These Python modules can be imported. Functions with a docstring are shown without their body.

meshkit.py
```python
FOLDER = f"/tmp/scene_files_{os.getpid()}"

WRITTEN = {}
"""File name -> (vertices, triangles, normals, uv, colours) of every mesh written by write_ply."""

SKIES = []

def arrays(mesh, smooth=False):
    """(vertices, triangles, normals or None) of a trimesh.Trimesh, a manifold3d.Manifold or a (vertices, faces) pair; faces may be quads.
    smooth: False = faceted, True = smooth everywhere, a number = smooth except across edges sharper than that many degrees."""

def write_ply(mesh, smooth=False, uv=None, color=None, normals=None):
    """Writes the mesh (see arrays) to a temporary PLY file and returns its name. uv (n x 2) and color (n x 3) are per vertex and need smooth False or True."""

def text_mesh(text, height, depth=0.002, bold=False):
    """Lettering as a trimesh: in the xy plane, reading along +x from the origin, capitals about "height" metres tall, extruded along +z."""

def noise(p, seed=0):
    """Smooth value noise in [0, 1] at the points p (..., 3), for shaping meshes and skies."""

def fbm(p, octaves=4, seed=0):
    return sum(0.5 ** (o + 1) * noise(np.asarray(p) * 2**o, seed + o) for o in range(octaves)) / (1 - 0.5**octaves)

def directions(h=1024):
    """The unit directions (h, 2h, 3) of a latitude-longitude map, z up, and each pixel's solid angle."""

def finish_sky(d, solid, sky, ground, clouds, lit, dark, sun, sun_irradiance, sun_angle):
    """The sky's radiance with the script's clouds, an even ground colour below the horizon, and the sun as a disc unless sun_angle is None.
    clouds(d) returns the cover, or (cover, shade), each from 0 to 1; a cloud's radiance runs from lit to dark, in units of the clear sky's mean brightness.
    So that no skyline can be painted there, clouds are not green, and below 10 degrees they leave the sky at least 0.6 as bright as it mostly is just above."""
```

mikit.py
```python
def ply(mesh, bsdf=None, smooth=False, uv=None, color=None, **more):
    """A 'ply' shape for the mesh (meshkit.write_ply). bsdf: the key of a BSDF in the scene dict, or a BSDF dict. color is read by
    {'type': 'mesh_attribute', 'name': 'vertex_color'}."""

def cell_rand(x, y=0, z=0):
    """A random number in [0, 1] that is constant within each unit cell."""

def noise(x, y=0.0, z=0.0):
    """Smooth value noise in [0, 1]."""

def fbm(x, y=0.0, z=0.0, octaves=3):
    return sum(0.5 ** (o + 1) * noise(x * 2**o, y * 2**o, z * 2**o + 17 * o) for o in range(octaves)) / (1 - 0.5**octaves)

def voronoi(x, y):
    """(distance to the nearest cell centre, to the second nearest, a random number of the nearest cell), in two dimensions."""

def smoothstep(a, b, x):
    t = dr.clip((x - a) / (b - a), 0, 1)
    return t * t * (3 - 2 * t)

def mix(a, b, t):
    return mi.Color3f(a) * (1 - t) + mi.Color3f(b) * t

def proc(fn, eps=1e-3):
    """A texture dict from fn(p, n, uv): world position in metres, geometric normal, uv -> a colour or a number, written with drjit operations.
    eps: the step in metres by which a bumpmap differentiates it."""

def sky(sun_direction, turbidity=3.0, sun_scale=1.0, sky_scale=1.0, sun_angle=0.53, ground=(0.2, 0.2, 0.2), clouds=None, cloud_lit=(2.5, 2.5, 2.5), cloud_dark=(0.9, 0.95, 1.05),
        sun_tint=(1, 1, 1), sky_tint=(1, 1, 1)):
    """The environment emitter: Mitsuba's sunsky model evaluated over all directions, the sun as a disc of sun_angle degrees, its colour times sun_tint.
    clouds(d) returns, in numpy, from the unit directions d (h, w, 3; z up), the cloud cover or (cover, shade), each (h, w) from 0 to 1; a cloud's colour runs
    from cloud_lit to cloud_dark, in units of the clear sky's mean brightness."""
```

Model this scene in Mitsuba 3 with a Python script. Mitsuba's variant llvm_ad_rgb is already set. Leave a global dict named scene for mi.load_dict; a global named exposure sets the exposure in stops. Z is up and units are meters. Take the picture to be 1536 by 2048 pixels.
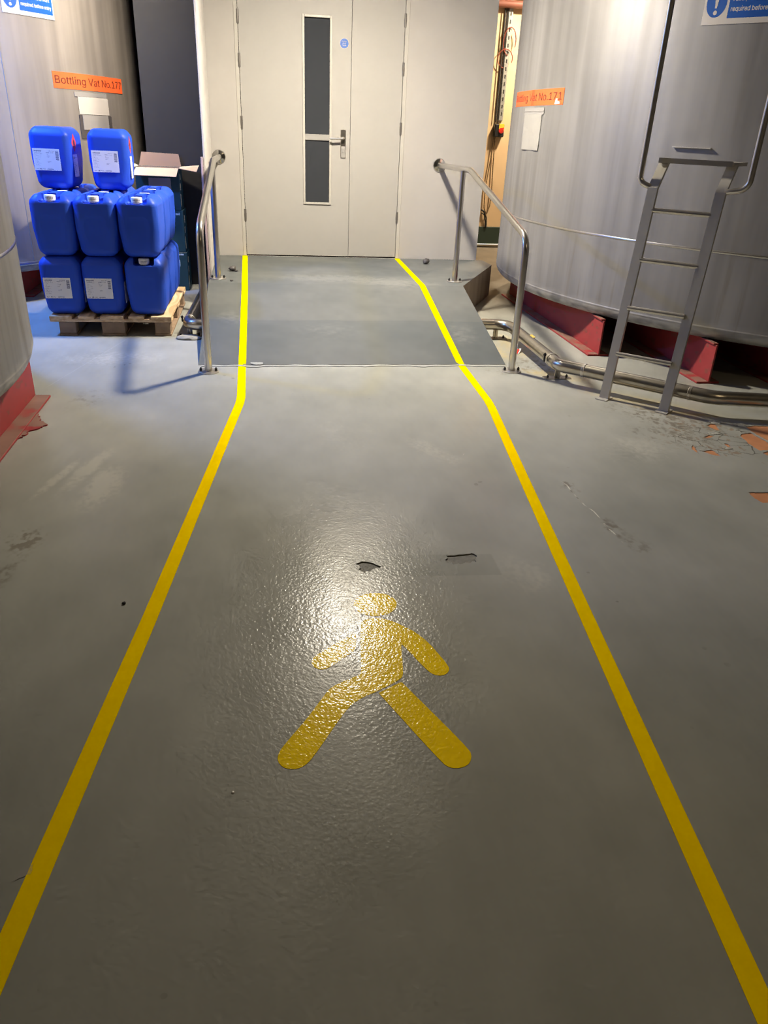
import math, random
import numpy as np
import trimesh
import manifold3d as m3
import drjit as dr
import mitsuba as mi
import shapely
from shapely.geometry import Polygon, box as sbox, Point
from shapely import affinity
import mikit, meshkit
from mikit import ply, proc, noise, fbm, voronoi, cell_rand, smoothstep, mix

random.seed(7); np.random.seed(7)
T = mi.ScalarTransform4f
scene, labels = {}, {}

# ------------------------------------------------------------------ camera, exposure, lamps
exposure = 0.85
FOCAL, PITCH, ROLL, YAW, CAM_H = 1505.08, 26.893, 2.572, 9.423, 1.5
_p, _r, _y = map(math.radians, (PITCH, ROLL, YAW))
_right0 = np.array([math.cos(_y), -math.sin(_y), 0])
_fwd = np.array([math.sin(_y) * math.cos(_p), math.cos(_y) * math.cos(_p), -math.sin(_p)])
_up0 = np.cross(_right0, _fwd)
_right = _right0 * math.cos(_r) + _up0 * math.sin(_r)
_up = np.cross(_right, _fwd)
_eye = np.array([0, 0, CAM_H])
scene['camera'] = {'type': 'perspective', 'fov': math.degrees(2 * math.atan(768 / FOCAL)), 'fov_axis': 'x', 'near_clip': 0.05, 'far_clip': 60.0,
                   'to_world': T().look_at(origin=_eye.tolist(), target=(_eye + _fwd).tolist(), up=_up.tolist())}
# lamps: place, colour, radiance, radius, tilt (degrees) or aim, depth of the shade
LAMP_DOOR = ((0.71, 6.2, 2.95), (1.0, 0.89, 0.71), 900, .125, 0, 0)        # warm lamp in front of the door
LAMP_VATS = ((-2.46, 6.2, 2.75), (0.11, 0.37, 1.3), 400, .125, 0, 0)          # cool lamp between the left vats
FILL_VAT = ((-0.78, 6.95, 4.1), (1.0, 0.86, 0.68), 1250, .125, (-.72, 1.05, -2.2), .34)        # added unseen lamp with a shade, brightens the left vat
LAMP_REAR = ((4.05, 10.5, 3.5), (1.0, 0.8, 0.55), 700, .125, 0, 0)             # warm lamp behind the right vat
FILL_AISLE = ((2.6, 0.6, 3.9), (1.0, 0.76, 0.45), 60, .125, 0, 0)           # added unseen fill lamp for the near floor and jerrycan fronts

# ------------------------------------------------------------------ materials
def rgb(*c): return {'type': 'rgb', 'value': list(c)}
def S(r, g, b):  # sRGB 0..255 -> linear
    f = lambda v: v / 12.92 if v <= 0.04045 else ((v + 0.055) / 1.055) ** 2.4
    return [f(v / 255) for v in (r, g, b)]
def mat(name, col, rough=0.5, metal=0.0, spec=0.5, bump=None, two=True, **kw):
    b = {'type': 'principled', 'base_color': col if isinstance(col, dict) else rgb(*col),
         'roughness': rough if isinstance(rough, dict) else float(rough), 'metallic': metal if isinstance(metal, dict) else float(metal)}
    if metal == 0.0: b['specular'] = float(spec)
    b.update(kw)
    if bump: b = {'type': 'bumpmap', 'arbitrary': proc(bump[0], eps=bump[2] if len(bump) > 2 else 1e-3), 'scale': float(bump[1]), 'bsdf': b}
    if two: b = {'type': 'twosided', 'bsdf': b}
    scene[name] = b
    return name

def blob(p, x, y, rx, ry, ang=0.0):
    c, s = math.cos(ang), math.sin(ang)
    u = ((p.x - x) * c + (p.y - y) * s) / rx
    v = (-(p.x - x) * s + (p.y - y) * c) / ry
    return dr.exp(-(u * u + v * v))
WEAR = [(-0.99, 3.34, .03, .25, -.25, .9), (-0.87, 3.45, .05, .30, -.25, .9), (-0.76, 3.27, .09, .26, -.1, 1.0), (.25, 2.9, .25, .5, 0, .45), (.95, 2.35, .12, .2, 0, .6),
        (.85, 3.6, .1, .35, .5, .5), (-1.1, 5.4, .5, .25, 0, .5), (2.0, 3.6, .35, .25, .6, .55), (.4, 3.9, .3, .5, 0, .35)]
DIRT = [(-0.97, 2.77, .07, .09, 0, 1.0), (-1.0, 2.45, .05, .3, -.2, .55), (1.43, 3.13, .05, .07, 0, .8), (1.45, 2.70, .05, .09, 0, .8), (1.5, 2.55, .07, .10, 0, .45),
        (1.75, 5.1, .3, .15, 0, .5), (2.0, 5.2, .25, .5, 0, .6), (2.4, 4.05, .4, .18, -.7, .75), (2.3, 3.75, .3, .2, -.4, .6), (-1.05, 4.5, .2, .3, 0, .3), (1.8, 6.2, .1, .4, 0, .5)]
def f_floor(p, n, uv):
    a = fbm(p.x * 1.3, p.y * 1.3, 1.7, 4)
    b = fbm(p.x * 9, p.y * 6, 4.1, 4)
    sp = fbm(p.x * 60, p.y * 45, 8.1, 3)
    c = mix((.240, .246, .221), (.298, .302, .275), smoothstep(.3, .7, a))
    c = c * (0.90 + 0.20 * b) * (0.965 + 0.07 * fbm(p.x * 55, p.y * 12, 6.6, 3))
    w = mi.Float(0)
    for x, y, rx, ry, an, k in WEAR:
        w = dr.maximum(w, k * blob(p, x, y, rx, ry, an))
    w = smoothstep(.22, .8, w * (0.45 + 1.1 * sp) * (.6 + .8 * b))
    c = mix(c, mi.Color3f(.44, .43, .375), w * .42)
    d = mi.Float(0)
    for x, y, rx, ry, an, k in DIRT:
        d = dr.maximum(d, k * blob(p, x, y, rx, ry, an))
    d = smoothstep(.12, .95, d * 2.0 * smoothstep(.32, .80, .55 * fbm(p.x * 24, p.y * 18, 2.2, 4) + .45 * sp))
    c = mix(c, mi.Color3f(.13, .11, .08), d * .7)
    ye = blob(p, 2.42, 4.30, .55, .13, -.78) + .9 * blob(p, 1.95, 5.75, .12, .45) + .8 * blob(p, 2.0, 4.95, .25, .10, -.6) + .6 * blob(p, 1.78, 5.5, .05, .3)
    c = mix(c, mi.Color3f(.37, .315, .185) * (.75 + .5 * b), smoothstep(.25, .8, ye * (.5 + sp)) * .65)
    tz = blob(p, 2.55, 3.70, .34, .30, -.5)
    v1, v2, _ = voronoi(p.x * 9 + .6 * b, p.y * 9)
    ck = (1 - smoothstep(.015, .05, v2 - v1)) * smoothstep(.35, .6, tz) * smoothstep(.42, .55, noise(p.x * 12, p.y * 12, 3.3))
    c = mix(c, mi.Color3f(.05, .045, .035), ck * .8)
    pk = smoothstep(.60, .68, fbm(p.x * 34, p.y * 26, 7.7, 3)) * smoothstep(.15, .6, tz)
    c = mix(c, mi.Color3f(.20, .14, .09), pk * .7)
    # a repainted rectangle and two painted-over joints
    rect = smoothstep(.0, .01, p.x - .27) * smoothstep(.0, .01, .866 - p.x) * smoothstep(0, .01, p.y - 2.40 + .05 * p.x) * smoothstep(0, .01, 2.57 - .05 * p.x - p.y)
    c = mix(c, c * mi.Color3f(.84, .85, .84), rect * .9)
    # hairline crack beside the right line
    cx = 1.405 + .02 * (noise(p.y * 14, 3.0) - .5) + (3.2 - p.y) * .08
    crack = (1 - smoothstep(.0, .005, dr.abs(p.x - cx))) * smoothstep(2.55, 2.62, p.y) * (1 - smoothstep(3.12, 3.2, p.y))
    c = mix(c, mi.Color3f(.62, .60, .52), crack * smoothstep(.35, .6, noise(p.y * 30, 7.0)))
    c = mix(c, mi.Color3f(.08, .075, .06), crack * .7 * smoothstep(.5, .7, noise(p.y * 25, 11.0)))
    jo = (1 - smoothstep(.0, .006, dr.abs(p.x + 1.17 + (p.y - 5.5) * -.25))) * smoothstep(4.7, 4.8, p.y) * (1 - smoothstep(6.3, 6.5, p.y))
    c = mix(c, c * 1.25, jo * .6)
    # far aisle behind the ramp and by the right wall: bare brownish concrete
    far = dr.maximum(smoothstep(6.3, 7.9, p.y) * smoothstep(1.7, 1.8, p.x), smoothstep(3.3, 3.7, p.x) * 0)
    c = mix(c, mi.Color3f(.155, .13, .10) * (.8 + .4 * b), far * .9)
    spots = smoothstep(.80, .84, noise(p.x * 34, p.y * 34, 5.5)) * smoothstep(.6, .8, noise(p.x * 5, p.y * 5, 9.5))
    c = mix(c, mi.Color3f(.10, .095, .08), spots * .55)
    return c
def f_floor_rough(p, n, uv):
    a = fbm(p.x * 3, p.y * 2.2, 3.3, 4)
    return .22 + .16 * smoothstep(.35, .7, a) + .25 * smoothstep(4.4, 5.4, p.y)
def f_orange_peel(p, n, uv):
    return .6 * noise(p.x * 120, p.y * 105, 1.0) + .4 * noise(p.x * 230, p.y * 200, 4.0)
mat('mat_floor', proc(f_floor), proc(f_floor_rough), spec=.11, bump=(f_orange_peel, .00068, 1.0e-3), two=False)

def f_ramp(p, n, uv):
    a = fbm(p.x * 2.0, p.y * 3.0, 1.1, 4); b = fbm(p.x * 14, p.y * 10, 6.1, 4)
    c = mix((.067, .077, .081), (.084, .093, .096), smoothstep(.3, .7, a)) * (.93 + .14 * b)
    up = smoothstep(5.93, 5.945, p.y + .02 * (noise(p.x * 6, 1.3) - .5))
    c = mix(c, mix((.079, .087, .088), (.101, .107, .105), smoothstep(.3, .7, a)) * (.92 + .16 * b), up)
    w = blob(p, .5, 6.95, .5, .18) + .8 * blob(p, 1.2, 6.75, .4, .2) + .45 * blob(p, .45, 5.75, .35, .22) + .7 * blob(p, -.28, 6.0, .12, .15) + .6 * blob(p, 1.5, 5.7, .15, .25)
    w = smoothstep(.2, 1.0, w * (.15 + 1.7 * fbm(p.x * 26, p.y * 40, 3.1, 4)))
    c = mix(c, mi.Color3f(.21, .21, .195), w * .3)
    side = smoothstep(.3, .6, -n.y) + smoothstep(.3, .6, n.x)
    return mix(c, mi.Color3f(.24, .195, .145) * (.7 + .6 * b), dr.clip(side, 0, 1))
mat('mat_ramp', proc(f_ramp), .55, spec=.25, bump=(f_orange_peel, .0006, 1.0e-3))
def f_edge(p, n, uv):
    return mix((.20, .21, .20), (.27, .275, .26), fbm(p.x * 9, p.y * 9, 2.0, 3))
mat('mat_fillet', proc(f_edge), .6)
def f_yellow(p, n, uv):
    a = fbm(p.x * 30, p.y * 26, 3.0, 3)
    return mix((.86, .60, .0), (.92, .66, .0), a)
def f_wet(p, n, uv):
    return .6 * noise(p.x * 140, p.y * 120, 1.0) + .4 * noise(p.x * 270, p.y * 240, 4.0)
scene['mat_yellow_tape'] = {'type': 'diffuse', 'reflectance': proc(f_yellow)}
mat('mat_yellow_paint', proc(f_yellow), .13, spec=.28, bump=(f_wet, .00085, 1.0e-3), two=False)

def f_wall(p, n, uv):
    a = fbm(p.x * 2.2, p.y * 2.2, p.z * 2.2, 3)
    return mix((.385, .368, .352), (.42, .402, .384), a)
def f_wall_bump(p, n, uv): return fbm(p.x * 40, p.y * 40, p.z * 40, 2) + 3 * fbm(p.x * 3, p.y * 3, p.z * 3, 2)
mat('mat_wall', proc(f_wall), .6, spec=.15, bump=(f_wall_bump, .0006, 2e-3))
mat('mat_door', (.362, .352, .338), .5, spec=.15)
mat('mat_door_trim', (.42, .405, .375), .4, spec=.4)
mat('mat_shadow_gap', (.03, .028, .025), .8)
def f_tan(p, n, uv):
    return mix((.66, .47, .27), (.74, .545, .335), fbm(p.x * 3, p.y * 3, p.z * 2, 3))
mat('mat_tan_wall', proc(f_tan), .65)
mat('mat_green_band', (.028, .048, .036), .5)
mat('mat_dark_wall', (.027, .027, .0265), .7, spec=.3)
mat('mat_room', (.33, .30, .26), .8)
mat('mat_ceiling', (.30, .28, .25), .85)
mat('mat_black', (.012, .012, .013), .45)
mat('mat_rubber', (.02, .02, .02), .6)

def streak(p, s=1.0):
    ang = dr.atan2(p.y - 7.0, p.x - 5.0) * 14 + p.x * 1.3 + p.y * 1.7
    return fbm(ang * s + p.x * 3 * s, p.y * 5 * s, p.z * .35, 4)
def f_steel(p, n, uv):
    a = fbm(p.x * 11, p.y * 11, p.z * .45, 4)
    b = fbm(p.x * 1.3, p.y * 1.3, p.z * .9, 3)
    low = 1 - smoothstep(.3, 1.1, p.z)
    c = mix((.19, .185, .182), (.325, .318, .312), smoothstep(.2, .8, .55 * a + .45 * b))
    d = smoothstep(.58, .78, fbm(p.x * 17, p.y * 17, p.z * 1.1, 4)) * (.25 + .55 * low)
    c = mix(c, mi.Color3f(.19, .165, .13), d * .8)
    rim = (1 - smoothstep(.31, .42, p.z)) * smoothstep(.3, .6, fbm(p.x * 8, p.y * 8, p.z * 14, 3))
    return mix(c, mi.Color3f(.55, .53, .48), rim * .6)
def f_steel_lit(p, n, uv):
    return f_steel(p, n, uv) * mi.Color3f(.95, .89, .82)  # lit copy of the steel: warm lamplight on the left vat put into its tint
def f_steel_rough(p, n, uv):
    a = fbm(p.x * 8, p.y * 8, p.z * .6, 4)
    return .42 + .2 * a
def f_steel_bump(p, n, uv):
    return 6 * fbm(p.x * 2.2, p.y * 2.2, p.z * 1.1, 2) + .15 * fbm(p.x * 45, p.y * 45, p.z * 3, 2)
mat('mat_vat_steel', proc(f_steel), proc(f_steel_rough), metal=.5, bump=(f_steel_bump, .0022, 4e-3))
mat('mat_vat_steel_lit', proc(f_steel_lit), proc(f_steel_rough), metal=.3, bump=(f_steel_bump, .0022, 4e-3))
mat('mat_weld', (.62, .60, .57), .22, metal=.95)
mat('mat_tube_steel', (.60, .575, .53), .24, metal=1.0)
mat('mat_bright_steel', (.64, .61, .55), .24, metal=.85)
def f_pipe(p, n, uv):
    a = fbm(p.x * 18, p.y * 18, p.z * 18, 3)
    return mix((.40, .36, .29), (.60, .57, .51), a)
mat('mat_chrome', (.50, .49, .47), .13, metal=1.0)
mat('mat_pipe_steel', proc(f_pipe), .27, metal=1.0)
mat('mat_ladder_steel', (.54, .52, .47), .36, metal=.5)
mat('mat_galv', proc(lambda p, n, uv: mix((.25, .25, .24), (.42, .42, .40), noise(p.x * 60, p.y * 60, p.z * 60))), .5, metal=.6)
def f_red(p, n, uv):
    a = fbm(p.x * 9, p.y * 9, p.z * 12, 4)
    c = mix((.25, .034, .036), (.33, .048, .048), a)
    up = smoothstep(.6, .95, n.z)
    c = mix(c, mi.Color3f(.20, .13, .10) * (.7 + .6 * a), up * smoothstep(.22, .45, a) * .9)
    return mix(c, mi.Color3f(.16, .07, .05), smoothstep(.62, .75, fbm(p.x * 20, p.y * 20, p.z * 25, 3)) * .6)
mat('mat_red_steel', proc(f_red), .5, spec=.2)
mat('mat_orange', (.90, .115, .028), .55)
mat('mat_orange_fold', (.80, .075, .018), .55)
mat('mat_orange_ink', (.085, .010, .005), .6)
mat('mat_paper', (.40, .38, .35), .65)
mat('mat_film', (.27, .262, .245), .4)
mat('mat_sign_white', (.60, .57, .54), .4)
mat('mat_sign_blue', (.012, .085, .38), .4)
mat('mat_clip_grey', (.36, .35, .34), .45, metal=.4)
mat('mat_hinge', (.15, .14, .13), .4, metal=.5)
mat('mat_plate_dark', (.055, .05, .05), .5)
mat('mat_jug', proc(lambda p, n, uv: mix((.017, .064, .46), (.024, .084, .56), fbm(p.x * 5, p.y * 5, p.z * 5, 3))), .45, spec=.25)
mat('mat_cap', (.80, .80, .74), .4)
mat('mat_label_white', (.78, .77, .76), .5)
mat('mat_print_grey', (.22, .22, .27), .6)
mat('mat_hazard_red', (.75, .05, .045), .5)
def f_wood(p, n, uv):
    g = fbm(p.x * 30 + 2 * noise(p.y * 3, p.x * 9), p.y * 2.2, p.z * 40, 4)
    return mix((.42, .27, .14), (.66, .49, .31), smoothstep(.25, .75, g))
mat('mat_wood', proc(f_wood), .75)
mat('mat_wood_dark', proc(lambda p, n, uv: mix((.17, .115, .075), (.30, .21, .14), fbm(p.x * 25, p.y * 25, p.z * 25, 4))), .8)
mat('mat_carton_green', proc(lambda p, n, uv: mix((.013, .048, .05), (.019, .062, .064), fbm(p.x * 8, p.y * 8, p.z * 8, 3))), .5)
mat('mat_cardboard', proc(lambda p, n, uv: mix((.56, .38, .24), (.66, .47, .31), fbm(p.x * 12, p.y * 12, p.z * 3, 3))), .75)
mat('mat_cardboard_dark', (.30, .20, .135), .8)
mat('mat_carton_edge', (.50, .44, .30), .8)
mat('mat_print_white', (.75, .80, .80), .5)
mat('mat_mauve', (.34, .26, .27), .6)
mat('mat_tile', proc(lambda p, n, uv: mix((.33, .135, .058), (.45, .20, .09), fbm(p.x * 16, p.y * 16, 3.0, 4))), .6)
mat('mat_screed', proc(lambda p, n, uv: mix((.19, .185, .155), (.27, .26, .225), fbm(p.x * 40, p.y * 40, 1.0, 3))), .75)
mat('mat_chip', proc(lambda p, n, uv: mix((.07, .068, .055), (.17, .165, .14), fbm(p.x * 60, p.y * 60, 1.0, 3))), .7)
mat('mat_flake', proc(lambda p, n, uv: mix((.33, .33, .29), (.42, .42, .37), fbm(p.x * 40, p.y * 40, 1.0, 3))), .5)
mat('mat_red_plastic', (.60, .03, .02), .35)
mat('mat_yellow_plastic', (.75, .50, .04), .45)
mat('mat_tag_yellow', (.42, .29, .05), .45)
mat('mat_cable_red', (.30, .055, .035), .5)
mat('mat_cable_brown', (.16, .10, .045), .5)
mat('mat_red_pipe', (.22, .085, .06), .45)
scene['mat_glass'] = {'type': 'twosided', 'bsdf': {'type': 'principled', 'base_color': rgb(.040, .044, .052), 'roughness': .06, 'specular': .5}}
scene['mat_pane'] = {'type': 'thindielectric', 'int_ior': 1.52}

# ------------------------------------------------------------------ helpers
def numbered(key):
    taken = lambda k: k in scene or k in labels or any(s.startswith(k + '__') for s in scene)
    if not taken(key): return key
    i = 1
    while taken(f'{key}_{i:03d}'): i += 1
    return f'{key}_{i:03d}'
def tag(key, label, cat=None, group=None, kind=None):
    d = {'label': label}
    if cat: d['category'] = cat
    if group: d['group'] = group
    if kind: d['kind'] = kind
    labels[key] = d
    return key
def thing(name, label, cat, group=None, kind=None):
    return tag(numbered(name), label, cat, group, kind)
def part(parent, name, mesh, m, smooth=False, label=None, to_world=None, stuff=None, **more):
    key = numbered(f'{parent}__{name}')
    d = mesh if isinstance(mesh, dict) else ply(mesh, m, smooth)
    d = dict(d)
    if to_world is not None: d['to_world'] = to_world
    d.update(more)
    scene[key] = d
    if label: labels[key] = {'label': label}
    if stuff: labels[key] = {'label': stuff, 'kind': 'stuff'}
    return key
def solo(name, mesh, m, label, cat, smooth=False, group=None, kind=None):
    key = thing(name, label, cat, group, kind)
    scene[key] = ply(mesh, m, smooth)
    return key

def tm(man):
    m = man.to_mesh()
    return trimesh.Trimesh(m.vert_properties[:, :3], m.tri_verts, process=False)
def bx(x0, x1, y0, y1, z0, z1):
    b = trimesh.creation.box([x1 - x0, y1 - y0, z1 - z0]); b.apply_translation([(x0 + x1) / 2, (y0 + y1) / 2, (z0 + z1) / 2]); return b
def rbox(x0, x1, y0, y1, z0, z1, r=.004):
    """box with chamfered edges"""
    pts = []
    for x, sx in ((x0, 1), (x1, -1)):
        for y, sy in ((y0, 1), (y1, -1)):
            for z, sz in ((z0, 1), (z1, -1)):
                pts += [(x + sx * r, y + sy * r, z), (x + sx * r, y, z + sz * r), (x, y + sy * r, z + sz * r)]
    return tm(m3.Manifold.hull_points(np.array(pts)))
def cat(*ms): return trimesh.util.concatenate([m for m in ms])
def cyl_between(a, b, r, n=20):
    return tube([a, b], r, n)
def fillet(path, rad, n=8):
    path = [np.array(p, float) for p in path]; out = [path[0]]
    for i in range(1, len(path) - 1):
        a, b, c = path[i - 1], path[i], path[i + 1]
        r = rad[i - 1] if isinstance(rad, (list, tuple)) else rad
        u, v = (a - b) / np.linalg.norm(a - b), (c - b) / np.linalg.norm(c - b)
        th = math.acos(np.clip(u @ v, -1, 1))
        if r <= 0 or th > math.pi - 1e-3: out.append(b); continue
        d = min(r / math.tan(th / 2), .48 * np.linalg.norm(a - b), .48 * np.linalg.norm(c - b))
        p, q = b + u * d, b + v * d
        rr = d * math.tan(th / 2); cen = b + (u + v) / np.linalg.norm(u + v) * rr / math.sin(th / 2)
        e1 = (p - cen) / rr; e2 = (q - cen) / rr; w = math.acos(np.clip(e1 @ e2, -1, 1))
        for k in range(n + 1):
            t = k / n
            out.append(cen + rr * (math.sin((1 - t) * w) * e1 + math.sin(t * w) * e2) / math.sin(w))
    out.append(path[-1])
    return out
def tube(path, r, n=20, caps=True):
    P = np.array(path, float); N = len(P)
    t = np.gradient(P, axis=0); t[0], t[-1] = P[1] - P[0], P[-1] - P[-2]
    t /= np.linalg.norm(t, axis=1, keepdims=True)
    a = np.array([0, 0, 1.0]) if abs(t[0][2]) < .9 else np.array([1.0, 0, 0])
    u = np.cross(t[0], a); u /= np.linalg.norm(u)
    V, R = [], (r if np.ndim(r) else [r] * N)
    ang = np.arange(n) * 2 * math.pi / n
    for i in range(N):
        u = u - t[i] * (u @ t[i]); u /= np.linalg.norm(u); v = np.cross(t[i], u)
        V.append(P[i] + R[i] * (np.cos(ang)[:, None] * u + np.sin(ang)[:, None] * v))
    V = np.vstack(V); F = []
    k = np.arange(n); k2 = (k + 1) % n
    for i in range(N - 1):
        A, B = i * n, (i + 1) * n
        F += [np.stack([A + k, A + k2, B + k2], 1), np.stack([A + k, B + k2, B + k], 1)]
    F = np.vstack(F)
    if caps:
        V = np.vstack([V, P[0], P[-1]]); c0, c1 = N * n, N * n + 1; L = (N - 1) * n
        F = np.vstack([F, np.stack([k2, k, np.full(n, c0)], 1), np.stack([L + k, L + k2, np.full(n, c1)], 1)])
    return trimesh.Trimesh(V, F, process=False)
def lathe(prof, n=96, a0=0.0, a1=2 * math.pi):
    prof = np.array(prof, float); full = abs(a1 - a0 - 2 * math.pi) < 1e-6
    m = n if full else n + 1
    ang = a0 + (a1 - a0) * np.arange(m) / n
    V = np.stack([np.outer(np.cos(ang), prof[:, 0]), np.outer(np.sin(ang), prof[:, 0]), np.tile(prof[:, 1], (m, 1))], -1).reshape(-1, 3)
    L = len(prof); F = []
    for i in range(n):
        j = (i + 1) % m
        for k in range(L - 1):
            F += [[i * L + k, j * L + k, j * L + k + 1], [i * L + k, j * L + k + 1, i * L + k + 1]]
    return trimesh.Trimesh(V, np.array(F), process=False)
def disc(c, r, h, n=28, axis='z', ch=.002):
    m = lathe([(0, 0), (r - ch * .3, 0), (r, ch), (r, h - ch), (r - ch, h), (0, h)], n)
    if axis == 'y': m.apply_transform(trimesh.transformations.rotation_matrix(math.pi / 2, [1, 0, 0]))
    if axis == 'x': m.apply_transform(trimesh.transformations.rotation_matrix(math.pi / 2, [0, 1, 0]))
    m.apply_translation(c); return m
def hexbolt(c, r=.009, h=.016):
    m = trimesh.creation.cylinder(r, h, sections=6); m.apply_translation([c[0], c[1], c[2] + h / 2])
    s = trimesh.creation.cylinder(r * .45, h * .5, sections=10); s.apply_translation([c[0], c[1], c[2] + h * 1.2])
    return cat(m, s)
def extr(poly, h, z=0.0):
    gs = getattr(poly, 'geoms', [poly])
    ms = [trimesh.creation.extrude_polygon(g, h, engine='earcut') for g in gs if g.area > 1e-8]
    m = cat(*ms); m.apply_translation([0, 0, z]); return m
def smooth_poly(pts, it=2):
    P = np.array(pts, float)
    for _ in range(it):
        Q = np.roll(P, -1, axis=0); P = np.stack([.75 * P + .25 * Q, .25 * P + .75 * Q], 1).reshape(-1, 2)
    return Polygon(P)
def shull(pts, r, seg=16):
    s = m3.Manifold.sphere(r, seg)
    return m3.Manifold.batch_hull([s.translate(list(map(float, p))) for p in pts])
def text(s, h, depth=.0006, width=None, bold=False):
    m = meshkit.text_mesh(s, h, depth, bold)
    if width: m.apply_scale([width / (m.bounds[1][0] - m.bounds[0][0]), 1, 1]); m.apply_translation([-m.bounds[0][0], 0, 0])
    return m
def on_wall_y(m, x, y, z):
    """flat mesh (x right, y up, z towards the viewer) put on a wall that faces -y"""
    v = m.vertices.copy(); out = np.stack([v[:, 0] + x, y - v[:, 2], v[:, 1] + z], 1)
    return trimesh.Trimesh(out, m.faces, process=False)
def on_vat(m, V, a_deg, z, off=.0):
    """flat mesh (x right, y up, z out) bent on a vat's shell; x = 0 falls on the bearing a_deg"""
    cx, cy, R = V; v = m.vertices
    a = math.radians(a_deg) + v[:, 0] / R; r = R + off + v[:, 2]
    return trimesh.Trimesh(np.stack([cx + r * np.cos(a), cy + r * np.sin(a), z + v[:, 1]], 1), m.faces, process=False)
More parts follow.
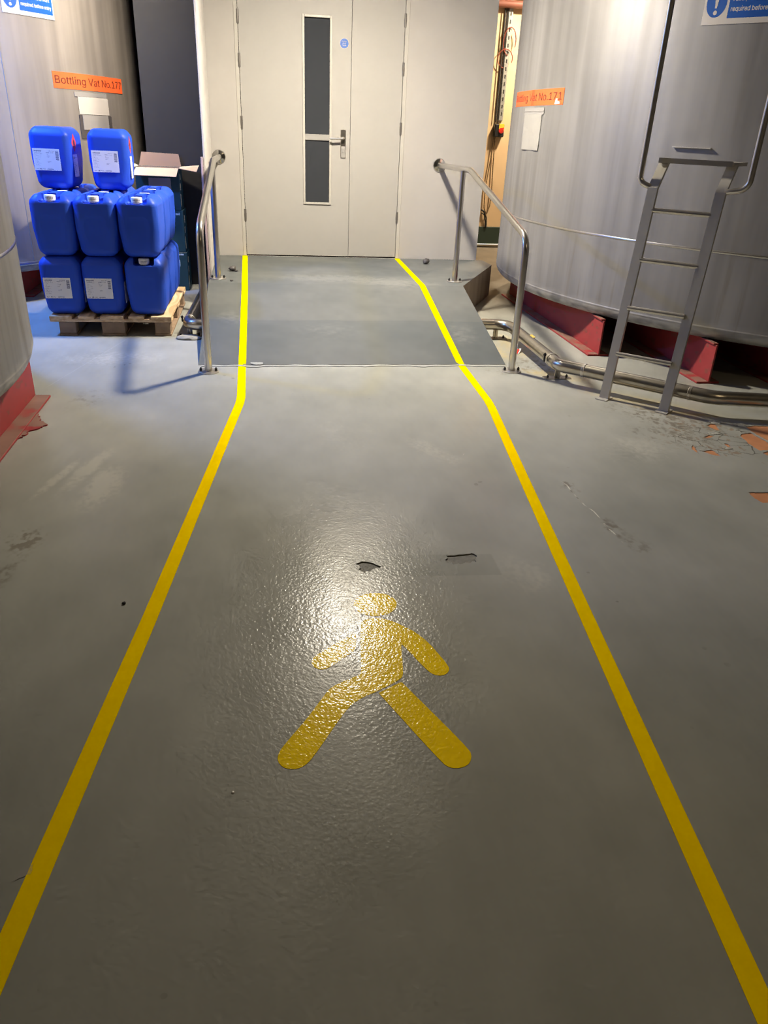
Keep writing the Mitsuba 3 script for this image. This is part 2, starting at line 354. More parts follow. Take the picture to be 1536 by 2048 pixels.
def sheet(w0, w1, y0, y1, t=.0012, n=10, wob=0.0, taper=0.0, ny=1):
    """thin panel, split so that it bends; x w0..w1, y y0..y1"""
    n = max(n, 2); xs, ys = np.linspace(0, 1, n + 1), np.linspace(0, 1, ny + 1)
    V = []
    for zz in (0, t):
        for b in ys:
            for a in xs:
                x = w0 + (w1 - w0) * a + taper * (1 - b) * ((1 - a) - 0 * a)
                z = zz + wob * math.sin(a * 9 + b * 3) * (.3 + .7 * (1 - b))
                V.append((x, y0 + (y1 - y0) * b, z + abs(wob)))
    W, Hn = n + 1, ny + 1; F = []
    id_ = lambda l, b, a: l * W * Hn + b * W + a
    for b in range(ny):
        for a in range(n):
            F += [[id_(1, b, a), id_(1, b, a + 1), id_(1, b + 1, a + 1)], [id_(1, b, a), id_(1, b + 1, a + 1), id_(1, b + 1, a)]]
            F += [[id_(0, b, a), id_(0, b + 1, a + 1), id_(0, b, a + 1)], [id_(0, b, a), id_(0, b + 1, a), id_(0, b + 1, a + 1)]]
    for a in range(n):
        for b, s in ((0, 1), (ny, -1)):
            q = [id_(0, b, a), id_(0, b, a + 1), id_(1, b, a + 1), id_(1, b, a)]
            if s < 0: q = q[::-1]
            F += [[q[0], q[1], q[2]], [q[0], q[2], q[3]]]
    for b in range(ny):
        for a, s in ((0, -1), (n, 1)):
            q = [id_(0, b, a), id_(0, b + 1, a), id_(1, b + 1, a), id_(1, b, a)]
            if s < 0: q = q[::-1]
            q = q if s < 0 else q
            F += [[q[0], q[1], q[2]], [q[0], q[2], q[3]]]
    return trimesh.Trimesh(np.array(V), np.array(F), process=False)

# ------------------------------------------------------------------ the room
X0, X1, Y0, Y1, ZC = -7.3, 8.4, -4.0, 12.5, 4.4
RAMP_Y0, RAMP_Y1, RAMP_H = 5.22, 6.65, .30
def ramp_z(y): return RAMP_H * min(max((y - RAMP_Y0) / (RAMP_Y1 - RAMP_Y0), 0), 1)

HOLES = {
    'T1': [(2.699, 3.752), (2.73, 3.783), (2.791, 3.792), (2.801, 3.706), (2.808, 3.632), (2.745, 3.535), (2.679, 3.528), (2.676, 3.628)],
    'T2': [(2.821, 3.897), (2.896, 3.911), (3.02, 3.89), (3.0, 3.7), (2.826, 3.621), (2.815, 3.737), (2.812, 3.835)],
    'T3': [(2.679, 3.499), (2.751, 3.52), (2.694, 3.432), (2.676, 3.466)],
    'T4': [(2.29, 3.011), (2.448, 3.002), (2.44, 2.90), (2.375, 2.891), (2.288, 2.897), (2.284, 2.933)],
    'P1': [(2.584, 3.923), (2.665, 3.989), (2.624, 3.842), (2.597, 3.855)], 'P2': [(2.466, 3.735), (2.511, 3.771), (2.542, 3.759), (2.478, 3.719)],
    'P3': [(2.295, 3.575), (2.334, 3.623), (2.301, 3.489), (2.297, 3.517)],
    'P4': [(2.326, 3.55), (2.342, 3.534), (2.407, 3.551), (2.411, 3.502), (2.407, 3.455), (2.372, 3.476)], 'P5': [(2.528, 3.635), (2.552, 3.633), (2.534, 3.555), (2.525, 3.575)]}
CHIPS = [[(0.315, 2.496), (0.335, 2.507), (0.371, 2.485), (0.419, 2.461), (0.378, 2.442), (0.338, 2.419), (0.322, 2.447)],
         [(0.67, 2.538), (0.689, 2.517), (0.746, 2.533), (0.798, 2.529), (0.805, 2.502), (0.776, 2.466), (0.707, 2.453), (0.671, 2.468), (0.673, 2.506)]]
def ragged(poly, amp=.004, seed=0):
    rng = np.random.RandomState(seed); L = poly.exterior.length; n = max(14, int(L / .012))
    P = np.array([poly.exterior.interpolate(i / n, normalized=True).coords[0] for i in range(n)])
    return Polygon(P + rng.uniform(-amp, amp, P.shape)).buffer(0)
tile_holes = [ragged(Polygon(v), .004, i) for i, v in enumerate(HOLES.values())]
chip_holes = [ragged(Polygon(v), .008, 40 + i) for i, v in enumerate(CHIPS)]
hole_union = shapely.union_all(tile_holes + chip_holes)
PAINT = .004
slab = Polygon([(X0, Y0), (X1, Y0), (X1, Y1), (X0, Y1)]).difference(hole_union)
floor = tag('floor', 'grey painted concrete floor, glossy and worn, between the vats', 'floor', kind='structure')
scene['floor'] = ply(extr(slab, PAINT, -PAINT), 'mat_floor')
part(floor, 'screed', bx(X0, X1, Y0, Y1, -.06, -.0135), 'mat_screed', label='dark concrete seen where the paint has chipped')
for h in chip_holes:
    part(floor, 'chip', extr(h.buffer(.003), .009, -.0134), 'mat_chip', label='dark grey chip in the floor paint')
TA, TS = math.radians(-3.5), .152
def tile_cell(i, j):
    return affinity.translate(affinity.rotate(sbox(i * TS + .003, (i + 1) * TS - .003, j * TS + .003, (j + 1) * TS - .003), math.degrees(TA), origin=(0, 0)), 2.674, 3.527)
holes_big = shapely.union_all(tile_holes).buffer(.012)
for i in range(-5, 4):
    for j in range(-6, 5):
        c = tile_cell(i, j).intersection(holes_big)
        for g in getattr(c, 'geoms', [c]):
            if g.area > 1e-4: part(floor, 'tile', extr(g, .0095, -.0134), 'mat_tile')
# flakes of lifted paint along the torn edges
rng = np.random.RandomState(3)
for (x, y, s, a) in [(2.655, 3.965, .034, .4), (2.555, 3.79, .030, 1.1), (2.80, 3.915, .035, -.3), (2.505, 3.56, .022, 1.0)]:
    P = affinity.translate(affinity.rotate(ragged(Point(0, 0).buffer(1, 2), .45, int(x * 100)), math.degrees(a)), 0, 0)
    P = affinity.translate(affinity.scale(P, s, s * .55, origin=(0, 0)), x, y)
    m = extr(P, .0016, 0); m.vertices[:, 2] += .0004 + .18 * np.maximum(0, (m.vertices[:, 0] - x) * math.sin(a) + (m.vertices[:, 1] - y) * math.cos(a) + s * .2)
    part(floor, 'paint_flake', m, 'mat_flake')

tag('ceiling', 'plain grey ceiling over the vat room', 'ceiling', kind='structure')
scene['ceiling'] = ply(bx(X0, X1, Y0, Y1, ZC, ZC + .1), 'mat_ceiling')
for nm, b, lab in (('wall_left', (X0 - .1, X0, Y0, Y1, 0, ZC), 'plain side wall behind the left vats'), ('wall_right', (X1, X1 + .1, Y0, Y1, 0, ZC), 'plain side wall behind the right vat'),
                   ('wall_front', (X0, X1, Y0 - .1, Y0, 0, ZC), 'plain wall behind the viewer')):
    tag(nm, lab, 'wall', kind='structure'); scene[nm] = ply(bx(*b), 'mat_room')
tag('wall_rear', 'dark wall at the far end behind the left vats', 'wall', kind='structure')
scene['wall_rear'] = ply(bx(X0, 2.2, Y1, Y1 + .1, 0, ZC), 'mat_dark_wall')
tag('wall_far', 'tan painted far wall seen through the gap right of the white partition', 'wall', kind='structure')
scene['wall_far'] = ply(bx(2.2, X1, 11.5, 11.6, 0, ZC), 'mat_tan_wall')
part('wall_far', 'green_band', rbox(2.25, X1 - .05, 11.48, 11.505, .05, .285, .004), 'mat_green_band', label='dark green skirting band along the foot of the tan wall')
tag('wall_blocker', 'added unseen wall behind the double door that blocks the rear lamp', 'wall', kind='structure')
scene['wall_blocker'] = ply(bx(2.10, 2.19, 8.27, 11.6, 0, ZC), 'mat_dark_wall')  # added, unseen: keeps the rear lamp from lighting the space behind the glass
# white partition with the door opening
WY, DX0, DX1, DZ0, DZ1 = 8.16, -.219, 1.388, .30, 2.72
wall_poly = Polygon([(-.50, .0), (2.225, .0), (2.225, ZC), (-.50, ZC)], [[(DX0, DZ0), (DX0, DZ1), (DX1, DZ1), (DX1, DZ0)]])
m = extr(wall_poly, .10); m = on_wall_y(m, 0, WY + .10, 0)
tag('wall_back', 'white painted partition wall around the double door', 'wall', kind='structure')
scene['wall_back'] = ply(m, 'mat_wall')
tag('wall_return', 'short white partition running forward from the left end of the door wall', 'wall', kind='structure')
scene['wall_return'] = ply(rbox(-.497, -.478, 7.2, WY, 0, ZC, .003), 'mat_wall')
tag('wall_dark', 'narrow dark grey wall panel between the left vat and the white partition', 'wall', kind='structure')
scene['wall_dark'] = ply(bx(-1.09, -.499, 8.2, 8.28, 0, ZC), 'mat_dark_wall')

# concrete ramp with landing
def ramp_mesh():
    top = [(-.478, RAMP_Y0, 0.002), (1.72, RAMP_Y0, 0.002), (1.72, RAMP_Y1, RAMP_H), (2.31, 7.84, RAMP_H), (2.29, 8.15, RAMP_H), (-.478, 8.15, RAMP_H), (-.478, RAMP_Y1, RAMP_H)]
    nx, V, F = 0, [], []
    V = top + [(x, y, 0) for x, y, z in top]
    F = [[0, 1, 2], [0, 2, 6], [6, 2, 3], [6, 3, 4], [6, 4, 5]]
    for i in range(7):
        j = (i + 1) % 7; F += [[i, i + 7, j + 7], [i, j + 7, j]]
    F += [[7 + c for c in f[::-1]] for f in F[:5]]
    return trimesh.Trimesh(np.array(V, float), np.array(F), process=False)
ramp = thing('concrete_ramp', 'grey painted concrete ramp rising to the landing of the white double door', 'ramp')
part(ramp, 'slope', ramp_mesh(), 'mat_ramp')
rp = [(-.46 + 2.16 * k / 40, RAMP_Y0 - .012 + .008 * math.sin(k * 1.7) + .006 * math.sin(k * .6)) for k in range(41)]
part(ramp, 'mortar_edge', extr(Polygon(rp + [(x, y - .03 - .007 * math.sin(3 * x + k)) for k, (x, y) in enumerate(rp[::-1])]), .0035, .0002), 'mat_fillet', label='pale mortar line along the foot of the ramp')
part(ramp, 'mortar_edge', extr(ragged(Point(-.075, 5.245).buffer(.045), .012, 5), .006, .004), 'mat_fillet')

# ------------------------------------------------------------------ the double door
door = tag('door_1', 'white double fire door with a narrow glazed panel in the wide leaf', 'door', kind='structure')
fr = cat(rbox(DX0, -.185, WY - .006, WY + .08, DZ0, DZ1, .003), rbox(1.351, DX1, WY - .006, WY + .08, DZ0, DZ1, .003), rbox(DX0, DX1, WY - .006, WY + .08, DZ1 - .035, DZ1, .003))
part(door, 'frame', fr, 'mat_door_trim')
lz0, lz1, ly0, ly1 = DZ0 + .012, DZ1 - .038, WY + .002, WY + .046
GX0, GX1, GZ0, GZ1 = .405, .660, .80, 2.402
leaf_poly = Polygon([(-.181, lz0), (.851, lz0), (.851, lz1), (-.181, lz1)], [[(GX0, GZ0), (GX1, GZ0), (GX1, GZ1), (GX0, GZ1)]])
leaf = part(door, 'leaf', on_wall_y(extr(leaf_poly, ly1 - ly0), 0, ly1, 0), 'mat_door', label='wide left leaf with the glazed panel and handle')
leaf2 = part(door, 'leaf', rbox(.8545, 1.347, ly0, ly1, lz0, lz1, .002), 'mat_door', label='narrow plain right leaf')
part(door, 'gap_shadow', cat(bx(-.186, -.180, ly1, ly1 + .01, DZ0, DZ1), bx(.849, .857, ly1, ly1 + .01, DZ0, DZ1), bx(1.345, 1.352, ly1, ly1 + .01, DZ0, DZ1), bx(-.186, 1.352, ly1 - .002, ly1 + .01, DZ0, DZ0 + .014)), 'mat_shadow_gap', label='dark strips painted as the shade in the gaps around the leaves')  # near-black strips stand in for the shade between leaves and frame
def ring(x0, x1, z0, z1, w, d, y):
    return cat(rbox(x0 - w, x0, y - d, y + .004, z0 - w, z1 + w, .003), rbox(x1, x1 + w, y - d, y + .004, z0 - w, z1 + w, .003),
               rbox(x0, x1, y - d, y + .004, z1, z1 + w, .003), rbox(x0, x1, y - d, y + .004, z0 - w, z0, .003))
part(leaf, 'vision_frame', ring(.416, .650, .826, 2.389, .022, .012, ly0), 'mat_door_trim', label='white beading around the glass')
part(leaf, 'pane', bx(.406, .659, ly0 + .016, ly0 + .020, .80, 2.40), 'mat_glass', label='dark glass pane')
part(leaf, 'glazing_bar', rbox(.41, .655, ly0 + .002, ly0 + .016, 1.383, 1.437, .003), 'mat_clip_grey', label='grey bar across the glass')
handle = part(leaf, 'handle_plate', rbox(.760, .812, ly0 - .010, ly0, 1.236, 1.486, .004), 'mat_tube_steel', label='steel handle plate')
part(leaf, 'lever', tube(fillet([(.787, ly0 - .005, 1.414), (.787, ly0 - .058, 1.412), (.655, ly0 - .062, 1.404)], .014), .0095, 14), 'mat_bright_steel', True, label='steel lever handle')
part(leaf, 'lock_cylinder', cat(disc([.787, ly0 - .010, 1.305], .017, .010, 20, 'y'), rbox(.765, .807, ly0 - .014, ly0 - .009, 1.24, 1.34, .003), bx(.783, .791, ly0 - .0215, ly0 - .019, 1.285, 1.315)), 'mat_clip_grey', label='lock cylinder')
for lf, x, zs in ((leaf, -.183, (2.36, 2.02, 1.51, .69)), (leaf2, 1.349, (2.41, 2.02, 1.515, .70))):
    for z in zs:
        part(lf, 'hinge', cat(tube([(x, ly0 - .007, z - .055), (x, ly0 - .007, z + .055)], .0105, 12), tube([(x, ly0 - .007, z - .018), (x, ly0 - .007, z + .018)], .0118, 12), bx(x - .006, x + .006, ly0 - .004, ly0 + .004, z - .05, z + .05)), 'mat_hinge', 30, label='grey steel hinge')
sg = thing('door_sign', 'small round blue fire door sign beside the glass of the white door', 'sign')
part(sg, 'disc', disc([.784, ly0, 2.2], .041, .0015, 40, 'y', .0004), 'mat_sign_blue')
tx = []
for s, dz, h, w in (('Fire door', .010, .010, .046), ('keep', -.005, .010, .026), ('locked', -.020, .010, .040)):
    t = text(s, h, .0006, w); tx.append(on_wall_y(t, .784 - w / 2, ly0 - .0014, 2.2 + dz))
for q in tx: part(sg, 'lettering', q, 'mat_sign_white', label='white lettering')
part(sg, 'rim', lathe([(.0395, 0), (.042, 0), (.042, .0018), (.0395, .0018)], 40).apply_transform(trimesh.transformations.rotation_matrix(math.pi / 2, [1, 0, 0])).apply_translation([.784, ly0, 2.2]), 'mat_sign_white')

# ------------------------------------------------------------------ handrails
def handrail(label, x0, x1, x2, xpost, ypost, side):
    t = thing('handrail', label, 'handrail', )
    path = fillet([(x0, 5.06, .0), (x0, 5.06, .905), (x1, 6.66, 1.232), (x2, WY - .004, 1.206)], [.13, .10])
    part(t, 'rail', tube(path, .0245, 24), 'mat_tube_steel', True)
    part(t, 'post', tube([(xpost, ypost, RAMP_H), (xpost, ypost, 1.215)], .0235, 24), 'mat_tube_steel', True)
    for (x, y, z) in ((x0, 5.06, 0), (xpost, ypost, RAMP_H)):
        f = part(t, 'base_flange', disc([x, y, z], .068, .009, 36), 'mat_bright_steel', 40)
        for k in range(3):
            a = math.radians(90 * k - 0 + (0 if side > 0 else 0)); part(f, 'bolt', hexbolt((x + .05 * math.cos(a), y + .05 * math.sin(a), z + .008)), 'mat_black')
    part(t, 'wall_flange', lathe([(0, 0), (.062, 0), (.064, .006), (.058, .016), (.036, .022), (.0255, .024)], 36).apply_transform(trimesh.transformations.rotation_matrix(math.pi / 2, [1, 0, 0])).apply_translation([x2, WY, 1.206]), 'mat_chrome', 40, label='round polished wall flange')
    return t
handrail('bent steel handrail on the left edge of the ramp', -.400, -.382, -.412, -.406, 6.83, -1)
handrail('bent steel handrail on the right edge of the ramp', 1.715, 1.70, 1.757, 1.69, 6.86, 1)

# ------------------------------------------------------------------ floor markings
def ribbon(pts, w, t=.0012, zf=ramp_z):
    P = [np.array(p, float) for p in pts]; Q = [P[0]]
    for a, b in zip(P[:-1], P[1:]):
        ts = [k / 12 for k in range(1, 12)]
        for yb in (RAMP_Y0, RAMP_Y1):
            if (a[1] - yb) * (b[1] - yb) < 0: ts.append((yb - a[1]) / (b[1] - a[1]))
        Q += [a + (b - a) * s for s in sorted(ts)] + [b]
    Q = np.array(Q); d = np.gradient(Q, axis=0); d /= np.linalg.norm(d, axis=1, keepdims=True)
    nrm = np.stack([-d[:, 1], d[:, 0]], 1)
    L, R = Q + nrm * w / 2, Q - nrm * w / 2
    V, F = [], []
    for i in range(len(Q)):
        for p in (L[i], R[i]):
            z = zf(p[1]); V += [(p[0], p[1], z + .0001), (p[0], p[1], z + t + (.002 if RAMP_Y0 < p[1] < RAMP_Y1 else .0))]
    for i in range(len(Q) - 1):
        a, b = 4 * i, 4 * i + 4
        for q in ((a + 3, b + 3, b + 1, a + 1), (a + 2, b + 2, b + 3, a + 3), (a + 1, b + 1, b, a)):
            F += [[q[0], q[1], q[2]], [q[0], q[2], q[3]]]
    F += [[0, 2, 3], [0, 3, 1]]
    return trimesh.Trimesh(np.array(V), np.array(F), process=False)
solo('floor_line', ribbon([(-.66, .15), (-.529, 1.281), (-.423, 2.176), (-.178, 4.40), (-.172, 4.52), (-.181, 5.138), (-.176, 6.55), (-.203, 8.150)], .052), 'mat_yellow_tape', 'yellow line on the floor left of the walking figure', 'floor marking', group=None)
solo('floor_line', ribbon([(.845, .15), (.927, .805), (1.08, 2.044), (1.355, 4.29), (1.366, 4.42), (1.384, 5.217), (1.352, 6.638), (1.366, 8.150)], .052), 'mat_yellow_tape', 'yellow line on the floor right of the walking figure', 'floor marking')
FIG = {
    'head': [(0.425, 2.196), (0.421, 2.18), (0.413, 2.165), (0.402, 2.153), (0.388, 2.143), (0.373, 2.136), (0.356, 2.132), (0.339, 2.132), (0.323, 2.135), (0.308, 2.141), (0.294, 2.151), (0.284, 2.163), (0.276, 2.177), (0.272, 2.193), (0.272, 2.209), (0.276, 2.225), (0.283, 2.24), (0.294, 2.253), (0.308, 2.264), (0.324, 2.271), (0.341, 2.276), (0.359, 2.276), (0.376, 2.273), (0.392, 2.266), (0.405, 2.256), (0.416, 2.243), (0.423, 2.228), (0.426, 2.212)],
    'arm': [(0.262, 2.04), (0.262, 2.03), (0.253, 1.96), (0.250, 1.948), (0.223, 1.923), (0.161, 1.868), (0.135, 1.857), (0.110, 1.874), (0.104, 1.905), (0.119, 1.931), (0.186, 1.986), (0.255, 2.038)],
    'body': [(0.281, 2.077), (0.295, 2.113), (0.332, 2.121), (0.371, 2.112), (0.407, 2.087), (0.482, 2.004), (0.533, 1.849), (0.533, 1.818), (0.512, 1.797), (0.484, 1.798), (0.462, 1.823), (0.408, 1.962), (0.404, 1.964), (0.400, 1.95), (0.386, 1.815), (0.372, 1.791), (0.292, 1.742), (0.246, 1.721), (0.209, 1.691), (0.176, 1.646), (0.093, 1.507), (0.067, 1.472), (0.039, 1.459), (0.008, 1.467), (-0.008, 1.493), (-0.006, 1.517), (0.007, 1.545), (0.078, 1.646), (0.136, 1.744), (0.158, 1.777), (0.221, 1.811), (0.253, 1.827), (0.256, 1.84)],
    'leg': [(0.296, 1.735), (0.303, 1.739), (0.365, 1.775), (0.373, 1.779), (0.377, 1.770), (0.511, 1.486), (0.513, 1.457), (0.498, 1.429), (0.471, 1.418), (0.443, 1.422), (0.425, 1.445), (0.30, 1.727)]}
fig = thing('walking_figure_marking', 'yellow painted walking figure in the middle of the walkway', 'floor marking')
for nm, P in FIG.items():
    part(fig, nm, extr(smooth_poly(P, 2), .0009, .0001), 'mat_yellow_paint')

# ------------------------------------------------------------------ vats
def vat(label, V, zb=.28, seams=(.862,), vseams=(), H=4.05, steel='mat_vat_steel'):
    cx, cy, R = V; t = thing('steel_vat', label, 'vat'); kr = .085
    prof = [(0, zb + .03), (R - kr - .02, zb)] + [(R - kr + kr * math.sin(a), zb + kr - kr * math.cos(a)) for a in np.linspace(0, math.pi / 2, 9)]
    prof += [(R, z) for z in np.arange(zb + kr + .2, H, .4)] + [(R, H), (R - .06, H + .05), (0, H + .22)]
    m = lathe(prof, 160); m.apply_translation([cx, cy, 0]); part(t, 'shell', m, steel, 30)
    for z in seams:
        m = lathe([(R - .002, z - .012), (R + .0035, z - .004), (R + .0035, z + .004), (R - .002, z + .012)], 160); m.apply_translation([cx, cy, 0])
        part(t, 'weld_seam', m, 'mat_weld', True, label='bright horizontal weld seam')
    m = lathe([(R - .002, zb + kr - .012), (R + .002, zb + kr - .004), (R + .002, zb + kr + .004), (R - .002, zb + kr + .012)], 160); m.apply_translation([cx, cy, 0])
    part(t, 'weld_seam', m, 'mat_vat_steel', True)
    for a in vseams:
        a = math.radians(a); p = (cx + R * math.cos(a), cy + R * math.sin(a))
        part(t, 'weld_seam', tube([(p[0], p[1], zb + .1), (p[0], p[1], H)], .0045, 8), steel, True, label='vertical weld seam')
    return t
def ibeam(t, x, y0, y1, h=.275, sx=-1):
    """red I-beam along y whose web stands at x and whose lower flange reaches out by 9 cm on the side sx"""
    fl = sorted((x + sx * .085, x - sx * .085)); wb = sorted((x, x - sx * .012))
    b = part(t, 'beam', rbox(wb[0], wb[1], y0, y1, .014, h - .012, .001), 'mat_red_steel', label='red painted steel support beam')
    part(b, 'flange', rbox(fl[0], fl[1], y0, y1, 0, .014, .002), 'mat_red_steel')
    part(b, 'flange', rbox(wb[0] - .012, wb[1] + .012, y0 + .02, y1, h - .012, h, .002), 'mat_red_steel')
VR, VL, VN = (5.065, 6.88, 2.87), (-4.08, 9.2, 2.85), (-3.725, 3.81, 2.5)
v1 = vat('large steel vat with the ladder, right of the ramp', VR, .28, (.862, 2.75), (-100,))
for k, (x, y0) in enumerate([(2.535, 5.46), (3.054, 4.745), (3.6, 4.42), (4.2, 4.2), (4.8, 4.15), (5.4, 4.15)]):
    ibeam(v1, x, y0, min(13.76 - y0 - .0 if k else 7.84, 9.4), .280)
v2 = vat('steel vat standing behind the blue jerrycans and the pallet', VL, .26, (.335, 2.6), (-43.2, -100), steel='mat_vat_steel_lit')
for x, y0, y1 in ((-2.2, 7.45, 10.9), (-3.2, 6.8, 11.6), (-4.2, 6.75, 11.6), (-5.2, 6.9, 11.4)): ibeam(v2, x, y0, y1, .262, 1)
v3 = vat('steel vat on a red beam at the left edge of the photo', VN, .28, (.9, 2.6), ())
for x, y0, y1 in ((-1.375, 2.9, 4.55), (-2.0, 2.1, 5.4), (-2.8, 1.7, 5.9), (-3.7, 1.6, 6.0), (-4.6, 1.8, 5.8)): ibeam(v3, x, y0, y1, .282, 1)
# ragged painted lump at the foot of the near beam
m = extr(ragged(Polygon([(-1.30, 3.86), (-1.27, 3.92), (-1.235, 4.0), (-1.19, 4.06), (-1.22, 4.10), (-1.25, 4.13), (-1.275, 4.20), (-1.30, 4.26)]), .012, 4), .007, 0)
part(v3, 'crumbled_mortar', m, 'mat_red_steel', False, label='crumbled red mortar at the foot of the beam')

# ------------------------------------------------------------------ signs and papers on the vats
def vat_label(V, a0, a1, z0, z1, words, label, torn=False, ink_w=None, folds=()):
    cx, cy, R = V; w = math.radians(a1 - a0) * R
    t = thing('vat_label', label, 'sign')
    part(t, 'sticker', on_vat(sheet(0, w, 0, z1 - z0, .001, 18), V, a0, z0, .0015), 'mat_orange')
    cap = (z1 - z0) * .46
    tx = text(words, cap, .0005, w * .955 if not ink_w else ink_w)
    tx.apply_translation([w * .022, (z1 - z0) * .30, 0])
    tx = tx.subdivide_to_size(.05) if hasattr(tx, 'subdivide_to_size') else tx
    part(t, 'lettering', on_vat(tx, V, a0, z0, .0028), 'mat_orange_ink', label='dark words ' + words)
    for f in folds: part(t, 'fold', on_vat(sheet(w * f[0], w * f[1], 0, z1 - z0, .0004, 2), V, a0, z0, .0027), 'mat_orange_fold')
    if torn: part(t, 'torn_corner', on_vat(extr(ragged(Polygon([(w * .885, .006), (w * .96, .006), (w * .955, .022), (w * .925, .024), (w * .92, .045), (w * .90, .045)]), .002, 9), .0006), V, a0, z0, .0029), 'mat_sign_white', label='white torn patch')
    return t
vat_label(VL, -34.1, -13.6, 1.706, 1.83, 'Bottling Vat No.177', 'orange sticker reading Bottling Vat No.177 on the left vat')
vat_label(VR, 172.1, 193.05, 1.725, 1.838, 'Bottling Vat No.171', 'orange sticker reading Bottling Vat No.171 on the right vat', True, folds=((.475, .53),))
def permit_sign(V, a_left, z_bottom, w, label):
    """white board with a blue disc and a blue text panel, w wide and .27 tall"""
    t = thing('permit_sign', label, 'sign'); h = .27; k = w / .49
    part(t, 'board', on_vat(sheet(0, w, 0, h, .002, 14), V, a_left, z_bottom, .0015), 'mat_sign_white')
    th = np.linspace(0, 2 * math.pi, 40, endpoint=False)
    part(t, 'disc', on_vat(extr(Polygon([(.077 * k + .063 * k * math.cos(a), .115 + .078 * math.sin(a)) for a in th]), .0006), V, a_left, z_bottom, .0036), 'mat_sign_blue', label='blue mandatory disc')
    ex = cat(extr(Polygon([(.077 * k + .012 * k * math.cos(a), .062 + .012 * math.sin(a)) for a in th]), .0006), extr(Polygon([(.071 * k, .085), (.083 * k, .085), (.093 * k, .175), (.061 * k, .175)]), .0006))
    part(t, 'exclamation_mark', on_vat(ex, V, a_left, z_bottom, .0044), 'mat_sign_white')
    part(t, 'panel', on_vat(sheet(.155 * k, .478 * k, .030, .245, .0006, 12), V, a_left, z_bottom, .0036), 'mat_sign_blue', label='blue text panel')
    rows = []
    for s, y, ww in (('Valid permit to work', .118, .285), ('required before entry', .066, .295)):
        full = text(s, .024, .0005, None, True); f = ww * k / (full.bounds[1][0] - full.bounds[0][0]); words = s.split()
        for i, wd in enumerate(words):
            q = text(wd, .024, .0005, None, True); x0 = text(' '.join(words[:i + 1]), .024, .0005, None, True).bounds[1][0] - q.bounds[1][0]
            q.apply_translation([x0, 0, 0]); q.apply_scale([f, 1, 1]); q.apply_translation([.168 * k, y, 0]); rows.append((on_vat(q, V, a_left, z_bottom, .0044), wd))
    for q, s in rows: part(t, 'lettering', q, 'mat_sign_white', label='white word ' + s)
permit_sign(VL, -41.8, 2.196, .49, 'blue and white permit sign high on the left vat')
permit_sign(VR, -144.55, 2.158, .49, 'blue and white permit sign high on the right vat beside the ladder rails')
t = thing('paper_sheet', 'crumpled white sheet clipped below the orange sticker of the right vat', 'paper')
part(t, 'sheet', on_vat(sheet(0, .36, 0, .262, .001, 16, .004, .0, 8), VR, 179.85, 1.40, .002), 'mat_film', True)
part(t, 'clip', cat(on_vat(sheet(-.01, .40, .0, .05, .004, 10), VR, 179.7, 1.66, .002), on_vat(sheet(-.01, .40, .022, .028, .008, 10), VR, 179.7, 1.66, .002)), 'mat_clip_grey', label='grey clip strip holding the sheet')
t = thing('paper_sheet', 'cream paper flap hanging below the orange sticker of the left vat', 'paper')
part(t, 'sheet', on_vat(sheet(0, .44, 0, .137, .001, 10, .002), VL, -28.9, 1.517, .002), 'mat_paper', True)
part(t, 'clip', on_vat(sheet(-.02, .44, 0, .035, .003, 8), VL, -29.2, 1.655, .002), 'mat_clip_grey', label='grey strip above the paper')
t = thing('document_holder', 'dark holder with a grey card on the left vat behind the top jerrycans', 'document holder')
part(t, 'back_plate', on_vat(sheet(-.01, .47, -.02, .165, .005, 10), VL, -28.9, 1.345, .002), 'mat_plate_dark')
part(t, 'card', on_vat(sheet(.03, .41, .05, .168, .002, 8), VL, -28.9, 1.345, .0075), 'mat_clip_grey', label='grey card')

# ------------------------------------------------------------------ ladder on the right vat
NV, TV = np.array([.733, .68, 0]), np.array([.6805, -.7327, 0])
F1, F2 = np.array([2.153, 4.438, 0.]), np.array([2.437, 4.18, 0.])
def lp(F, s, h, w=0): return F + NV * s + TV * w + np.array([0, 0, h])
def bar(path, wid, th):
    """rectangular bar along a path in the ladder's own plane: wid along TV, th along NV"""
    V, Fc = [], []
    for p in path:
        for a, b in ((-1, -1), (1, -1), (1, 1), (-1, 1)): V.append(np.array(p) + TV * a * wid / 2 + NV * b * th / 2)
    for i in range(len(path) - 1):
        for k in range(4):
            a, b, c, d = 4 * i + k, 4 * i + (k + 1) % 4, 4 * i + 4 + (k + 1) % 4, 4 * i + 4 + k
            Fc += [[a, b, c], [a, c, d]]
    Fc += [[0, 2, 1], [0, 3, 2]]; n = 4 * (len(path) - 1); Fc += [[n, n + 1, n + 2], [n, n + 2, n + 3]]
    return trimesh.Trimesh(np.array(V), np.array(Fc), process=False)
lad = thing('vat_ladder', 'steel ladder with rails leaning on the right vat', 'ladder')
for F in (F1, F2):
    s = part(lad, 'stile', bar([lp(F, 0, 0.004), lp(F, .075, .52), lp(F, .135, .91), lp(F, .18, 1.26), lp(F, .29, 1.40)], .058, .026), 'mat_ladder_steel', 20)
    part(s, 'foot_bracket', cat(bar([lp(F, .0, 0), lp(F, .0, .006)], .075, .11), bar([lp(F, .03, .006), lp(F, .032, .05)], .05, .006)), 'mat_ladder_steel', label='bent foot bracket')
for h, s in ((.295, .02), (.575, .07), (.857, .125), (1.138, .165)):
    part(lad, 'rung', tube([lp(F1, s, h, .02), lp(F2, s, h, -.02)], .0145, 16), 'mat_bright_steel', True)
W = np.linalg.norm((F2 - F1)[:2])
def pl(s, w, h): return F1 + NV * s + TV * w + np.array([0, 0, h])
plat = m3.Manifold.hull_points(np.array([pl(s, w, h) for s in (.26, .56) for w in (-.02, W + .01) for h in (1.395, 1.415)]))
